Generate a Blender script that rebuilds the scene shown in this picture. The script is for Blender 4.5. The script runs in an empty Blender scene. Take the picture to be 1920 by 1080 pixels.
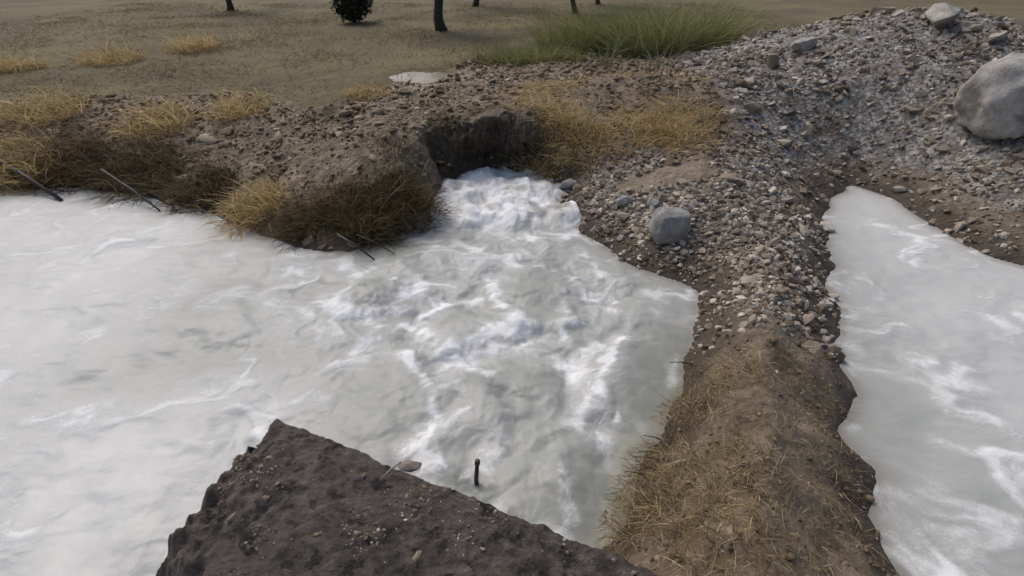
import bpy, bmesh, math, random
import numpy as np
from mathutils import Vector, Matrix, noise as mnoise

random.seed(7); RNG = np.random.default_rng(7)
scene = bpy.context.scene
COL = scene.collection

# ------------------------------------------------------------------ camera
F_PX = 1016.0                       # focal length in pixels of a 1920 wide frame
PITCH = math.radians(30.6)
EYE = 2.40                          # metres above the water
cd = bpy.data.cameras.new('camera'); cam = bpy.data.objects.new('camera', cd); COL.objects.link(cam)
cd.sensor_fit = 'HORIZONTAL'; cd.angle = 2*math.atan(960/F_PX)
cd.clip_start = 0.05; cd.clip_end = 2000
cam.location = (0, 0, EYE); cam.rotation_euler = (math.pi/2-PITCH, 0, 0)
scene.camera = cam

# ------------------------------------------------------------------ sky, sun, exposure
SUN_EL, SUN_ROT = math.radians(52), math.radians(-35)
world = bpy.data.worlds.new('World'); scene.world = world; world.use_nodes = True
wn = world.node_tree.nodes; wl = world.node_tree.links
bg = wn['Background']; sky = wn.new('ShaderNodeTexSky'); sky.sky_type = 'NISHITA'
sky.sun_disc = False; sky.sun_elevation = SUN_EL; sky.sun_rotation = SUN_ROT
sky.air_density = 0.9; sky.dust_density = 4.5; sky.ozone_density = 0.7
wl.new(sky.outputs[0], bg.inputs[0]); bg.inputs[1].default_value = 0.12
sd = bpy.data.lights.new('sun', 'SUN'); sd.energy = 0.8; sd.angle = math.radians(40); sd.color = (1, .965, .92)
sun = bpy.data.objects.new('sun', sd); COL.objects.link(sun)
sdir = Vector((math.sin(SUN_ROT)*math.cos(SUN_EL), math.cos(SUN_ROT)*math.cos(SUN_EL), math.sin(SUN_EL)))
sun.rotation_euler = sdir.to_track_quat('Z', 'Y').to_euler()
vs = scene.view_settings
vs.view_transform = 'Standard'; vs.look = 'None'; vs.gamma = 1; vs.use_curve_mapping = False
vs.exposure = 0.24

# ------------------------------------------------------------------ numpy noise
def perlin(x, y, seed=0):
    r = np.random.default_rng(seed); perm = r.permutation(512); ang = r.random(512)*2*np.pi
    gx, gy = np.cos(ang), np.sin(ang)
    xi = np.floor(x).astype(np.int64); yi = np.floor(y).astype(np.int64)
    xf, yf = x-xi, y-yi
    def g(ix, iy, dx, dy):
        h = perm[(perm[ix & 511]+iy) & 511]
        return gx[h]*dx+gy[h]*dy
    u = xf*xf*xf*(xf*(xf*6-15)+10); v = yf*yf*yf*(yf*(yf*6-15)+10)
    a = g(xi, yi, xf, yf); b = g(xi+1, yi, xf-1, yf); c = g(xi, yi+1, xf, yf-1); d = g(xi+1, yi+1, xf-1, yf-1)
    return ((a+(b-a)*u)+((c+(d-c)*u)-(a+(b-a)*u))*v)*1.5
def fbm(x, y, oct=4, seed=0, gain=.5):
    s = 0; a = 1; t = 0
    for i in range(oct):
        s = s+a*perlin(x*2**i+17.3*i, y*2**i-9.1*i, seed+i); t += a; a *= gain
    return s/t
def ss(a, b, x):
    t = np.clip((x-a)/(b-a), 0, 1); return t*t*(3-2*t)

# ------------------------------------------------------------------ geometry of the site
def P(px, py, z=0.0):
    """where the line of sight of a surveyed picture point meets the level z"""
    dx, dy = (px-960)/F_PX, (540-py)/F_PX
    wy = math.cos(PITCH)+dy*math.sin(PITCH); wz = -math.sin(PITCH)+dy*math.cos(PITCH)
    t = (z-EYE)/wz
    return (dx*t, wy*t)
# shoreline: (px, py, bank height H, bank run L)
SHORE = [
 # left shore of the basin
 (-900,760,.5,.8),(-500,560,.55,.8),(-200,430,.6,.8),(0,358,.6,.7),(120,352,.6,.8),(250,365,.6,.9),(380,398,.58,1.0),(480,436,.55,1.1),(560,462,.5,1.2),(610,474,.5,1.3),
 # tussock point
 (656,474,.5,1.3),(700,456,.5,1.3),(740,440,.5,1.25),(800,432,.52,1.0),(829,425,.6,.6),
 # inflow
 (831,400,.7,.34),(845,350,.80,.18),(890,336,.84,.11),(940,331,.86,.10),(990,336,.78,.14),(1028,348,.6,.3),
 # gravel bar and the low dyke that closes the pool on the right
 (1040,362,.45,.45),(1040,395,.42,.5),(1065,425,.42,.6),(1130,462,.42,.65),(1200,508,.42,.6),(1264,526,.42,.45),(1298,548,.40,.35),
 (1306,590,.38,.28),(1290,650,.38,.28),(1276,700,.40,.28),(1268,738,.45,.30),(1246,800,.48,.34),(1214,855,.48,.34),(1188,912,.48,.34),(1162,965,.48,.34),(1120,1015,.48,.34),(1080,1100,.48,.34),
]
POOL = [P(a, b) for a, b, _, _ in SHORE]+[(.05, .7), (-.45, -.5), (-.7, -3.0), (-4, -4.2), (-8.5, -3.0)]
POOL_HL = [(h, l) for _, _, h, l in SHORE]+[(.3, .3)]*3+[(.5, .6)]*2
# the second flooded hollow behind the dyke
SHORE2 = [(1555,470,.42,.45),(1545,410,.45,.6),(1560,372,.5,.7),(1600,348,.55,.9),(1670,375,.6,.9),(1750,425,.6,.9),(1850,478,.6,.9),(1960,510,.6,.9),(2300,600,.6,.9),(2900,800,.6,.9)]
BACK2 = [(1860,1290,.45,.5),(1720,1130,.45,.5),(1690,1040,.42,.5),(1630,960,.40,.5),(1635,880,.38,.5),(1580,810,.38,.5),(1600,740,.36,.45),(1560,660,.36,.45),(1585,590,.36,.4),(1550,530,.38,.4)]
POND = [P(a, b) for a, b, _, _ in SHORE2]+[(9.5, -1.5), (7.0, -4.0), (2.6, -3.6)]+[P(a, b) for a, b, _, _ in BACK2]
POND_HL = [(h, l) for _, _, h, l in SHORE2]+[(.5, .6)]*3+[(h, l) for _, _, h, l in BACK2]
# subdivide the shorelines and give them a natural wobble
def resample(p, hl, step=.10):
    p = np.array(p); hl = np.array(hl); o = []; q = []; n = len(p)
    for i in range(n):
        a, b = p[i], p[(i+1) % n]; k = max(1, int(np.hypot(*(b-a))/step))
        for j in range(k):
            t = j/k; o.append(a+(b-a)*t); q.append(hl[i]+(hl[(i+1) % n]-hl[i])*t)
    o = np.array(o); q = np.array(q)
    wx_ = .10*fbm(o[:, 0]*2.1+3, o[:, 1]*2.1, 4, 21, .6); wy_ = .10*fbm(o[:, 0]*2.1-8, o[:, 1]*2.1, 4, 22, .6)
    o[:, 0] += wx_; o[:, 1] += wy_
    return o, q
_a, _ha = resample(POOL, POOL_HL); _b, _hb = resample(POND, POND_HL)
_b[:, 0] += .10*fbm(_b[:, 0]*1.2, _b[:, 1]*1.2+4, 4, 24, .6)
SEG_A = np.concatenate([_a, _b]); SEG_B = np.concatenate([np.roll(_a, -1, 0), np.roll(_b, -1, 0)]); SHF = np.concatenate([_ha, _hb])

def shore_exact(x, y):
    """signed distance (land positive), local bank height and run"""
    x = np.asarray(x, float).ravel(); y = np.asarray(y, float).ravel()
    n = len(x); D = np.empty(n); H = np.empty(n); L = np.empty(n)
    A = SEG_A; B = SEG_B; AB = B-A; ab2 = (AB**2).sum(1)
    for s in range(0, n, 12000):
        X = x[s:s+12000, None]; Y = y[s:s+12000, None]
        t = np.clip(((X-A[:, 0])*AB[:, 0]+(Y-A[:, 1])*AB[:, 1])/ab2, 0, 1)
        d = np.hypot(X-A[:, 0]-t*AB[:, 0], Y-A[:, 1]-t*AB[:, 1])
        w = 1/(d+.04)**4; ws = w.sum(1)
        H[s:s+12000] = (w*SHF[:, 0]).sum(1)/ws; L[s:s+12000] = (w*SHF[:, 1]).sum(1)/ws
        cr = ((A[:, 1] > Y) != (B[:, 1] > Y)) & (X < (B[:, 0]-A[:, 0])*(Y-A[:, 1])/(B[:, 1]-A[:, 1]+1e-12)+A[:, 0])
        ins = cr.sum(1) % 2 == 1
        D[s:s+12000] = np.where(ins, -1, 1)*d.min(1)
    return D, H, L

_cx = np.arange(-14, 14.01, .05); _cy = np.arange(-6, 14.51, .05)
_CX, _CY = np.meshgrid(_cx, _cy); _C = np.stack([a.reshape(_CX.shape) for a in shore_exact(_CX, _CY)])
def shore_sdf(x, y):
    """the same, read off a 5 cm survey grid; beyond it the distance just grows"""
    x = np.asarray(x, float).ravel(); y = np.asarray(y, float).ravel()
    xc = np.clip(x, -13.99, 13.98); yc = np.clip(y, -5.99, 14.48)
    fx = (xc+14)/.05; fy = (yc+6)/.05; i = fx.astype(int); j = fy.astype(int); a = fx-i; b = fy-j
    r = _C[:, j, i]*(1-a)*(1-b)+_C[:, j, i+1]*a*(1-b)+_C[:, j+1, i]*(1-a)*b+_C[:, j+1, i+1]*a*b
    r[0] += np.hypot(x-xc, y-yc)
    return r[0], r[1], r[2]

def gravel_mask(x, y, D):
    # gravel bar between inflow and spit, and the gravel heap to the right
    wob = .25*fbm(x*1.3, y*1.3, 3, 41)
    a = ss(.45, .62, x+wob*.4)*ss(1.35, 1.05, D+wob)*ss(2.75, 3.3, y+.5*wob)*ss(7.3, 6.7, y+wob)
    b = ss(2.65, 3.15, x+wob)*ss(2.9, 3.5, y)*ss(17, 12, y)
    return np.maximum(a, b)
SANDC = P(1240, 322, .50)
def sand_mask(x, y): return np.exp(-(((x-SANDC[0])/.62)**2+((y-SANDC[1]-.1*(x-SANDC[0]))/.24)**2)**2)
def land(x, y):
    """height of the ground and its masks"""
    sh = np.shape(x); x = np.asarray(x, float).ravel(); y = np.asarray(y, float).ravel()
    D, H, L = shore_sdf(x, y)
    g = gravel_mask(x, y, D); sm = sand_mask(x, y); g = g*(1-sm)
    bnd = 7.9+np.clip((x+2.4)*2.1, -.3, 4.2)-ss(1.2, 3.2, x)*1.6+ss(-2.9, -4.2, x)*1.0
    field = ss(-.3, .35, y-bnd+.55*fbm(x*.9, y*.9, 4, 51))
    spit = ss(3.0, 2.6, x)*ss(.1, .5, x)*ss(4.6, 4.2, y)*ss(-.6, .2, y)
    rise = .16*(1-np.exp(-np.maximum(D-.5, 0)/2.0))*(1-spit)
    steep = ss(.5, .2, L)
    Dn = D+(.11*fbm(x*3.3+5, y*3.3, 4, 55, .6)+.03*fbm(x*12, y*12, 3, 56))*ss(0, .12, D)*(.5+.5*steep)
    up = H*(1-np.exp(-(np.maximum(Dn, 0)/L)**(1.15+1.0*steep)))+rise
    up = up+.06*ss(.25, -.05, np.abs(y-bnd))*ss(6.5, 7.5, y)
    up = up+.022*np.maximum(y-8.5, 0)*ss(8.5, 11, y)
    up = up+1.15*np.exp(-(((x-6.6)/3.0)**2+((y-9.4)/2.7)**2))*ss(.2, 1.6, D)        # gravel heap
    up = up+.30*np.exp(-(((x-1.9)/1.3)**2+((y-8.2)/.8)**2))                         # straw covered rise
    rough = (.10*fbm(x*.9, y*.9, 4, 61)+.075*fbm(x*3.1, y*3.1, 4, 62, .6)+.035*np.abs(fbm(x*8, y*8, 4, 63, .6)))
    amp = ss(0, .35, D)*(1-.75*field)*(1-.45*g)*(1-.85*sm)
    z = up+rough*amp+field*(.10*fbm(x*.25, y*.25, 3, 66)+.02*fbm(x*1.7, y*1.7, 3, 67))
    z = z+.02*fbm(x*5.3, y*5.3, 3, 68)*ss(-.05, .1, D)
    zb = -.7*(1-np.exp(np.minimum(D, 0)/.25))
    z = np.where(D > 0, z, zb)
    return z.reshape(sh), D.reshape(sh), g.reshape(sh), field.reshape(sh)
def zat(x, y):
    return float(land(np.array([x]), np.array([y]))[0][0])
def on_ground(px, py):
    """world point where a surveyed picture point meets the ground"""
    dx, dy = (px-960)/F_PX, (540-py)/F_PX
    wy = math.cos(PITCH)+dy*math.sin(PITCH); wz = -math.sin(PITCH)+dy*math.cos(PITCH)
    t = np.linspace(1.5, 45, 2200); x, y, z = dx*t, wy*t, EYE+wz*t
    h = np.maximum(land(x, y)[0], 0)
    k = int(np.argmax(z <= h)) if (z <= h).any() else len(t)-1
    return Vector((x[k], y[k], float(h[k])))

# ------------------------------------------------------------------ object helpers
def tag(o, label=None, cat=None, group=None, kind=None):
    if label: o['label'] = label
    if cat: o['category'] = cat
    if group: o['group'] = group
    if kind: o['kind'] = kind
    return o
def link(name, me, mat=None, parent=None):
    o = bpy.data.objects.new(name, me); COL.objects.link(o)
    if mat and me and not me.materials: me.materials.append(mat)
    if parent: o.parent = parent
    return o
def empty(name, loc=(0, 0, 0), rz=0):
    o = bpy.data.objects.new(name, None); COL.objects.link(o); o.location = loc; o.rotation_euler.z = rz
    o.empty_display_size = .1
    return o
def mesh_np(name, V, Fq, smooth=True, attrs=None):
    me = bpy.data.meshes.new(name); V = np.asarray(V, np.float32); Fq = np.asarray(Fq, np.int32); k = Fq.shape[1]
    me.vertices.add(len(V)); me.vertices.foreach_set('co', V.ravel())
    me.loops.add(Fq.size); me.loops.foreach_set('vertex_index', Fq.ravel())
    me.polygons.add(len(Fq)); me.polygons.foreach_set('loop_start', np.arange(0, Fq.size, k, dtype=np.int32))
    me.polygons.foreach_set('use_smooth', np.full(len(Fq), smooth))
    for n, a in (attrs or {}).items():
        at = me.attributes.new(n, 'FLOAT', 'POINT'); at.data.foreach_set('value', np.asarray(a, np.float32).ravel())
    me.update(calc_edges=True); me.validate()
    return me
def grid_faces(nx, ny):
    i = np.arange(nx-1)[None, :]+nx*np.arange(ny-1)[:, None]; i = i.ravel()
    return np.stack([i, i+1, i+1+nx, i+nx], 1)
def submesh(V, Fq, keep, attrs):
    f = Fq[keep]; u, inv = np.unique(f, return_inverse=True)
    return V[u], inv.reshape(f.shape), {k: a[u] for k, a in attrs.items()}

# ------------------------------------------------------------------ material helpers
class N:
    def __init__(s, name):
        s.m = bpy.data.materials.new(name); s.m.use_nodes = True; s.t = s.m.node_tree; s.b = s.t.nodes['Principled BSDF']
        s.co = s.new('ShaderNodeTexCoord').outputs['Object']
    def new(s, t, **k):
        n = s.t.nodes.new(t)
        for a, v in k.items(): setattr(n, a, v)
        return n
    def l(s, a, b): s.t.links.new(a, b)
    def val(s, sock, v):
        if hasattr(v, 'is_output'): s.l(v, sock)
        else: sock.default_value = v
    def world(s): return s.new('ShaderNodeNewGeometry').outputs['Position']
    def noise(s, scale, detail=6, rough=.55, co=None, dist=0, w=None):
        n = s.new('ShaderNodeTexNoise'); n.inputs['Scale'].default_value = scale; n.inputs['Detail'].default_value = detail
        n.inputs['Roughness'].default_value = rough; n.inputs['Distortion'].default_value = dist
        s.l(co or s.co, n.inputs['Vector']); return n.outputs['Fac']
    def vor(s, scale, feat='F1', co=None, out='Distance', rnd=1):
        n = s.new('ShaderNodeTexVoronoi'); n.feature = feat; n.inputs['Scale'].default_value = scale; n.inputs['Randomness'].default_value = rnd
        s.l(co or s.co, n.inputs['Vector']); return n.outputs[out]
    def ramp(s, fac, stops, interp='LINEAR'):
        r = s.new('ShaderNodeValToRGB'); r.color_ramp.interpolation = interp; e = r.color_ramp.elements
        while len(e) < len(stops): e.new(.5)
        for el, (p, c) in zip(e, stops):
            el.position = p; el.color = (c, c, c, 1) if isinstance(c, (int, float)) else (*c, 1)
        s.l(fac, r.inputs[0]); return r.outputs[0]
    def mix(s, f, a, b, mode='MIX'):
        n = s.new('ShaderNodeMix', data_type='RGBA', blend_type=mode)
        s.val(n.inputs[0], f)
        for sock, v in ((n.inputs[6], a), (n.inputs[7], b)):
            s.val(sock, v if hasattr(v, 'is_output') else (*v, 1))
        return n.outputs[2]
    def math(s, op, a, b=0.0, c=None):
        n = s.new('ShaderNodeMath', operation=op); s.val(n.inputs[0], a); s.val(n.inputs[1], b)
        if c is not None: s.val(n.inputs[2], c)
        return n.outputs[0]
    def mapr(s, v, a, b, c=0, d=1):
        n = s.new('ShaderNodeMapRange'); s.l(v, n.inputs[0])
        for i, q in enumerate((a, b, c, d)): n.inputs[i+1].default_value = q
        n.interpolation_type = 'SMOOTHSTEP'; return n.outputs[0]
    def attr(s, name):
        return s.new('ShaderNodeAttribute', attribute_name=name).outputs['Fac']
    def bump(s, h, strength=.5, dist=.02, prev=None):
        n = s.new('ShaderNodeBump'); n.inputs['Strength'].default_value = strength; n.inputs['Distance'].default_value = dist
        s.l(h, n.inputs['Height'])
        if prev: s.l(prev, n.inputs['Normal'])
        return n.outputs[0]
    def out(s, col, rough=.8, nrm=None, spec=None):
        s.val(s.b.inputs['Base Color'], col if hasattr(col, 'is_output') else (*col, 1)); s.val(s.b.inputs['Roughness'], rough)
        if nrm: s.l(nrm, s.b.inputs['Normal'])
        if spec is not None: s.val(s.b.inputs['Specular IOR Level'], spec)
        return s.m
    def rnd(s): return s.new('ShaderNodeObjectInfo').outputs['Random']

def mat_ground():
    n = N('wet_soil'); w = n.world()
    big = n.noise(.9, 6, .6, w); mid = n.noise(5, 8, .65, w); fine = n.noise(38, 8, .7, w)
    mud = n.ramp(mid, [(.30, (0.086, 0.060, 0.037)), (.46, (0.187, 0.140, 0.089)), (.6, (0.266, 0.206, 0.137)), (.78, (0.408, 0.336, 0.240))])
    mud = n.mix(n.mapr(big, .42, .66), mud, n.mix(.35, mud, (.095, .067, .044)))
    chips = n.ramp(n.vor(16, co=w, out='Color'), [(.0, (0.112, 0.085, 0.059)), (.6, (0.225, 0.179, 0.130)), (.93, (0.450, 0.394, 0.312))])
    mud = n.mix(n.mapr(fine, .47, .68), mud, chips)
    fcol = n.ramp(n.noise(.55, 7, .62, w), [(.33, (0.119, 0.090, 0.046)), (.5, (0.157, 0.127, 0.059)), (.64, (0.200, 0.174, 0.074)), (.8, (0.157, 0.160, 0.051))])
    fcol = n.mix(n.mapr(n.noise(14, 6, .7, w), .35, .75), n.mix(.35, fcol, (.05, .04, .03)), fcol)
    grav = n.ramp(n.vor(26, co=w, out='Color'), [(.1, (.10, .088, .075)), (.5, (.21, .195, .175)), (.85, (.40, .385, .36))])
    grav = n.mix(n.mapr(n.noise(2.2, 6, .6, w), .48, .7), grav, (.13, .090, .063))
    c = n.mix(n.attr('field'), mud, fcol); c = n.mix(n.math('MULTIPLY', n.attr('gravel'), n.mapr(n.attr('wet'), 0, .7, 1, .15)), c, grav)
    c = n.mix(n.attr('sand'), c, n.ramp(n.noise(7, 7, .6, w), [(.35, (.20, .155, .11)), (.65, (.30, .24, .175))]))
    c = n.mix(n.mapr(n.attr('wet'), .55, 1), c, n.mix(.55, c, (.03, .022, .016)))
    c = n.mix(n.attr('wet'), c, n.mix(.5, c, (.035, .026, .020)))
    wetp = n.mapr(n.noise(1.6, 5, .6, w), .5, .72)
    rough = n.math('MAXIMUM', n.mapr(wetp, 0, 1, .80, .45), n.math('MULTIPLY', n.attr('field'), .9))
    h = n.math('ADD', n.math('MULTIPLY', mid, 1.6), n.math('ADD', n.math('MULTIPLY', fine, .6), n.math('MULTIPLY', n.vor(20, co=w), .5)))
    return n.out(c, rough, n.bump(h, .85, .04), .35)
def mat_stone(name, stops, wscale=9, rough=.72):
    n = N(name); w = n.world(); r = n.rnd()
    c = n.ramp(r, stops)
    sp = n.noise(wscale, 8, .65, w)
    c = n.mix(n.mapr(sp, .38, .7), n.mix(.3, c, (.07, .057, .045)), c)
    c = n.mix(n.mapr(n.noise(70, 4, .6, w), .6, .72), c, n.mix(.5, c, (.5, .48, .45)))
    return n.out(c, rough, n.bump(n.math('ADD', n.noise(24, 8, .65, w), n.noise(90, 4, .6, w)), .5, .012))
def mat_stonefield(name, stops, rough=.75):
    """many joined stones: every stone takes its shade from its own attribute"""
    n = N(name); w = n.world()
    c = n.ramp(n.attr('shade'), stops)
    c = n.mix(n.mapr(n.noise(11, 7, .65, w), .35, .68), n.mix(.35, c, (.08, .063, .05)), c)
    return n.out(c, rough, n.bump(n.noise(60, 6, .65, w), .5, .008), .2)
def mat_blade(name, stops, root, rough=.65, trans=.0):
    n = N(name)
    c = n.ramp(n.attr('shade'), stops)
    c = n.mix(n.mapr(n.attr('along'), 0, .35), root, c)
    m = n.out(c, rough, None, .3); tr_ = n.new('ShaderNodeBsdfTranslucent'); n.l(c, tr_.inputs[0]); mx = n.new('ShaderNodeMixShader'); mx.inputs[0].default_value = .4
    n.l(n.b.outputs[0], mx.inputs[1]); n.l(tr_.outputs[0], mx.inputs[2]); n.l(mx.outputs[0], n.t.nodes['Material Output'].inputs[0])
    return m

def mat_water():
    n = N('milky_silt_water'); w = n.world()
    foam = n.attr('foam'); calm = n.attr('calm'); pale = n.attr('pale')
    wn_ = n.new('ShaderNodeTexNoise'); wn_.inputs['Scale'].default_value = 1.7; wn_.inputs['Detail'].default_value = 5
    n.l(w, wn_.inputs['Vector'])
    sub = n.new('ShaderNodeVectorMath', operation='SUBTRACT'); n.l(wn_.outputs['Color'], sub.inputs[0]); sub.inputs[1].default_value = (.5, .5, .5)
    sc = n.new('ShaderNodeVectorMath', operation='SCALE'); n.l(sub.outputs[0], sc.inputs[0]); sc.inputs['Scale'].default_value = .55
    ad = n.new('ShaderNodeVectorMath', operation='ADD'); n.l(w, ad.inputs[0]); n.l(sc.outputs[0], ad.inputs[1]); ww = ad.outputs[0]
    silt = n.ramp(n.noise(1.5, 6, .55, ww), [(.34, (.29, .305, .275)), (.5, (.335, .348, .320)), (.68, (.385, .395, .37))])
    silt = n.mix(calm, silt, n.mix(.75, silt, (.20, .212, .172)))
    silt = n.mix(pale, silt, n.mix(.85, silt, (.64, .645, .63)))  # white haze over the side water, painted into its colour
    lace = n.noise(5.5, 9, .68, ww); streak = n.noise(15, 8, .7, ww)
    # foam thins out into lace at its margins
    thr = n.math('ADD', n.math('MULTIPLY', foam, 1.25), n.math('MULTIPLY', n.math('SUBTRACT', lace, .5), .8))
    thr = n.math('ADD', thr, n.math('MULTIPLY', n.math('SUBTRACT', streak, .5), .22))
    spk = n.math('MULTIPLY', n.math('SUBTRACT', n.noise(46, 6, .7, ww), .5), n.mapr(thr, .1, .5, 0, .8))
    thr = n.math('ADD', thr, spk)
    fm = n.mapr(thr, .26, 1.25)
    milky = n.mapr(thr, -.12, .6)
    c = n.mix(n.math('MULTIPLY', milky, .6), silt, (.47, .473, .455))
    c = n.mix(n.math('MULTIPLY', n.attr('shallow'), .55), c, (.17, .145, .11))
    c = n.mix(fm, c, (.78, .79, .785))
    rough = n.math('ADD', n.mapr(fm, 0, 1, .36, .8), n.math('MULTIPLY', milky, .08))
    h = n.math('ADD', n.math('MULTIPLY', n.noise(4.5, 5, .5, ww), .9), n.math('MULTIPLY', n.noise(26, 5, .55, ww), .07))
    h = n.math('ADD', h, n.math('MULTIPLY', fm, .4))
    return n.out(c, rough, n.bump(h, .36, .05), .28)
def mat_wall():
    n = N('weathered_dark_concrete'); w = n.world()
    big = n.noise(2.6, 6, .6, w); mid = n.noise(13, 9, .68, w); fine = n.noise(75, 7, .7, w)
    c = n.ramp(mid, [(.3, (.018, .015, .013)), (.44, (.058, .046, .038)), (.56, (.115, .093, .077)), (.72, (.20, .175, .152))])
    c = n.mix(n.mapr(big, .42, .62), c, n.mix(.5, c, (.125, .098, .082)))
    c = n.mix(n.mapr(n.noise(7.5, 8, .7, w), .54, .60), c, (.020, .015, .014))
    c = n.mix(n.mapr(n.noise(10, 8, .7, n.new('ShaderNodeTexCoord').outputs['Object']), .60, .66), c, (.17, .142, .125))
    c = n.mix(n.mapr(fine, .60, .72), c, n.mix(.5, c, (.30, .275, .26)))
    spk = n.mapr(n.vor(48, co=w), .20, .13); pick = n.mapr(n.vor(48, co=w, out='Color'), .80, .88)
    c = n.mix(n.math('MULTIPLY', spk, pick), c, (.36, .34, .33))
    h = n.math('ADD', n.math('MULTIPLY', mid, 1.4), n.math('MULTIPLY', fine, .5))
    return n.out(c, n.mapr(mid, .3, .7, .5, .85), n.bump(h, 1.0, .03), .35)
def mat_rock(name, dark, mid, pale):
    n = N(name); w = n.co
    c = n.ramp(n.noise(4.5, 9, .68, w, .4), [(.32, dark), (.5, mid), (.66, pale)])
    c = n.mix(n.mapr(n.noise(26, 6, .65, w), .55, .68), c, n.mix(.55, c, dark))
    c = n.mix(n.mapr(n.noise(1.9, 5, .6, w), .52, .64), c, n.mix(.45, c, (.17, .13, .095)))
    h = n.math('ADD', n.noise(5, 9, .65, w), n.math('MULTIPLY', n.noise(34, 6, .7, w), .4))
    return n.out(c, .88, n.bump(h, .8, .05), .3)
def mat_bark():
    n = N('bark'); w = n.co
    c = n.ramp(n.noise(9, 8, .7, w, 1.0), [(.3, (.018, .013, .009)), (.55, (.05, .036, .025)), (.8, (.10, .08, .06))])
    return n.out(c, .9, n.bump(n.noise(16, 8, .7, w), .9, .03))
def mat_leaf(name, a, b):
    n = N(name); c = n.ramp(n.attr('shade'), [(0, a), (1, b)]); return n.out(c, .6, None, .3)
def mat_simple(name, a, b, scale=20, rough=.7):
    n = N(name); c = n.mix(n.noise(scale, 6, .6), a, b); return n.out(c, rough, n.bump(n.noise(scale*3, 5, .6), .4, .004))

M_GROUND = mat_ground(); M_WATER = mat_water(); M_WALL = mat_wall(); M_BARK = mat_bark()
GRAVEL_STOPS = [(0, (0.113, 0.082, 0.054)), (.3, (0.227, 0.181, 0.131)), (.6, (0.340, 0.289, 0.225)), (.85, (0.484, 0.426, 0.347)), (1, (0.639, 0.578, 0.486))]
CLOD_STOPS = [(0, (0.131, 0.091, 0.054)), (.4, (0.210, 0.152, 0.092)), (.75, (0.281, 0.210, 0.131)), (.95, (0.413, 0.325, 0.215)), (1, (0.625, 0.537, 0.400))]
M_STONE = mat_stone('gravel_stone', GRAVEL_STOPS); M_GRAV = mat_stonefield('gravel_small', GRAVEL_STOPS)
M_CLOD = mat_stone('mud_clod', CLOD_STOPS, 7, .85); M_CLODS = mat_stonefield('mud_crumbs', CLOD_STOPS, .85)
M_PALE = mat_rock('pale_limestone', (.21, .19, .165), (.38, .36, .325), (.50, .48, .445))
M_GREY = mat_rock('grey_boulder_stone', (.18, .172, .158), (.31, .302, .285), (.41, .402, .38))
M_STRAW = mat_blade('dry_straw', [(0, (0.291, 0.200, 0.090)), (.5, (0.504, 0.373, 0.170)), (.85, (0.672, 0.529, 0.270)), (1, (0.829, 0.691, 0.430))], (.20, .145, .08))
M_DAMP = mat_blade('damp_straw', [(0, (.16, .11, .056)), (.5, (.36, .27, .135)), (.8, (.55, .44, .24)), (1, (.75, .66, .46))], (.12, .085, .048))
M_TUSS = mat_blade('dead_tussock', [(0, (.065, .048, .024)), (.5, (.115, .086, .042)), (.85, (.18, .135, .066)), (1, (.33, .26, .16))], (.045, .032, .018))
M_GREEN = mat_blade('green_blades', [(0, (0.106, 0.130, 0.042)), (.45, (0.175, 0.206, 0.068)), (.75, (0.275, 0.270, 0.105)), (1, (0.475, 0.408, 0.200))], (.09, .07, .04))
M_PALEGR = mat_blade('pale_green_blades', [(0, (.12, .15, .075)), (.6, (.19, .22, .12)), (1, (.28, .30, .18))], (.10, .10, .05))
M_STALK = mat_simple('pale_dry_stalk', (.24, .19, .125), (.36, .30, .215), 30, .7)
M_TWIG = mat_simple('dark_wet_twig', (.016, .014, .014), (.045, .038, .034), 30, .5)

# ------------------------------------------------------------------ ground: one height field, parted into bank, gravel and field
def axis(a0, a1, step, far0, far1, grow=1.13, cap=99):
    core = np.arange(a0, a1+step*.5, step); L_, R_ = [], []
    s = step; p = a0
    while p > far0: s = min(s*grow, cap); p -= s; L_.append(p)
    s = step; p = a1
    while p < far1: s = min(s*grow, cap); p += s; R_.append(p)
    return np.concatenate([L_[::-1], core, R_])
gx = axis(-7.0, 7.6, .034, -260, 260); gy = axis(.6, 10.6, .034, -120, 400)
gx = np.unique(np.concatenate([gx, np.arange(-1.5, .7, .014)])); gy = np.unique(np.concatenate([gy, np.arange(6.5, 7.35, .0075)]))
gx = gx[np.r_[True, np.diff(gx) > .004]]; gy = gy[np.r_[True, np.diff(gy) > .003]]
GX, GY = np.meshgrid(gx, gy)
GZ, GD, GG, GFI = land(GX, GY)
# puddle hollows in the field edge
PUD = on_ground(788, 141)
hol = np.exp(-(((GX-PUD.x)/.62)**2+((GY-PUD.y)/.75)**2)**2)
flat = np.exp(-(((GX-PUD.x)/1.05)**2+((GY-PUD.y)/1.15)**2)**2)
GZ = GZ*(1-flat)+(PUD.z+.01+.03*fbm(GX*3, GY*3, 3, 70))*flat
GZ = GZ*(1-hol)+(PUD.z-.06)*hol
cave = np.exp(-((GX+.12)/.62)**4)*ss(.42, .02, GD)*ss(6.5, 6.75, GY)*ss(8, 7.4, GY)*(GD > 0)
GYo = GY-cave*(.30*ss(.18, .62, GZ))*(1+.4*fbm(GX*4, GZ*4, 3, 72)); GXo = GX+cave*.05*fbm(GX*5+4, GZ*6, 3, 73)
face = ss(.75, .05, GD)*(GD > .01)*ss(.1, .3, GZ)*(1-GG)*ss(4, 5, GY)
GYo = GYo+face*(.14*fbm(GX*3.2, GZ*4+GY, 4, 74, .6)+.085*fbm(GX*9, GZ*10+GY*2, 4, 75, .6)+.05*np.abs(fbm(GX*17+3, GZ*19, 3, 77))); GXo = GXo+face*.10*fbm(GX*3.2+40+GZ*2, GY*3.2, 4, 76, .6)
V = np.stack([GXo.ravel(), GYo.ravel(), GZ.ravel()], 1); FQ = grid_faces(len(gx), len(gy))
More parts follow.
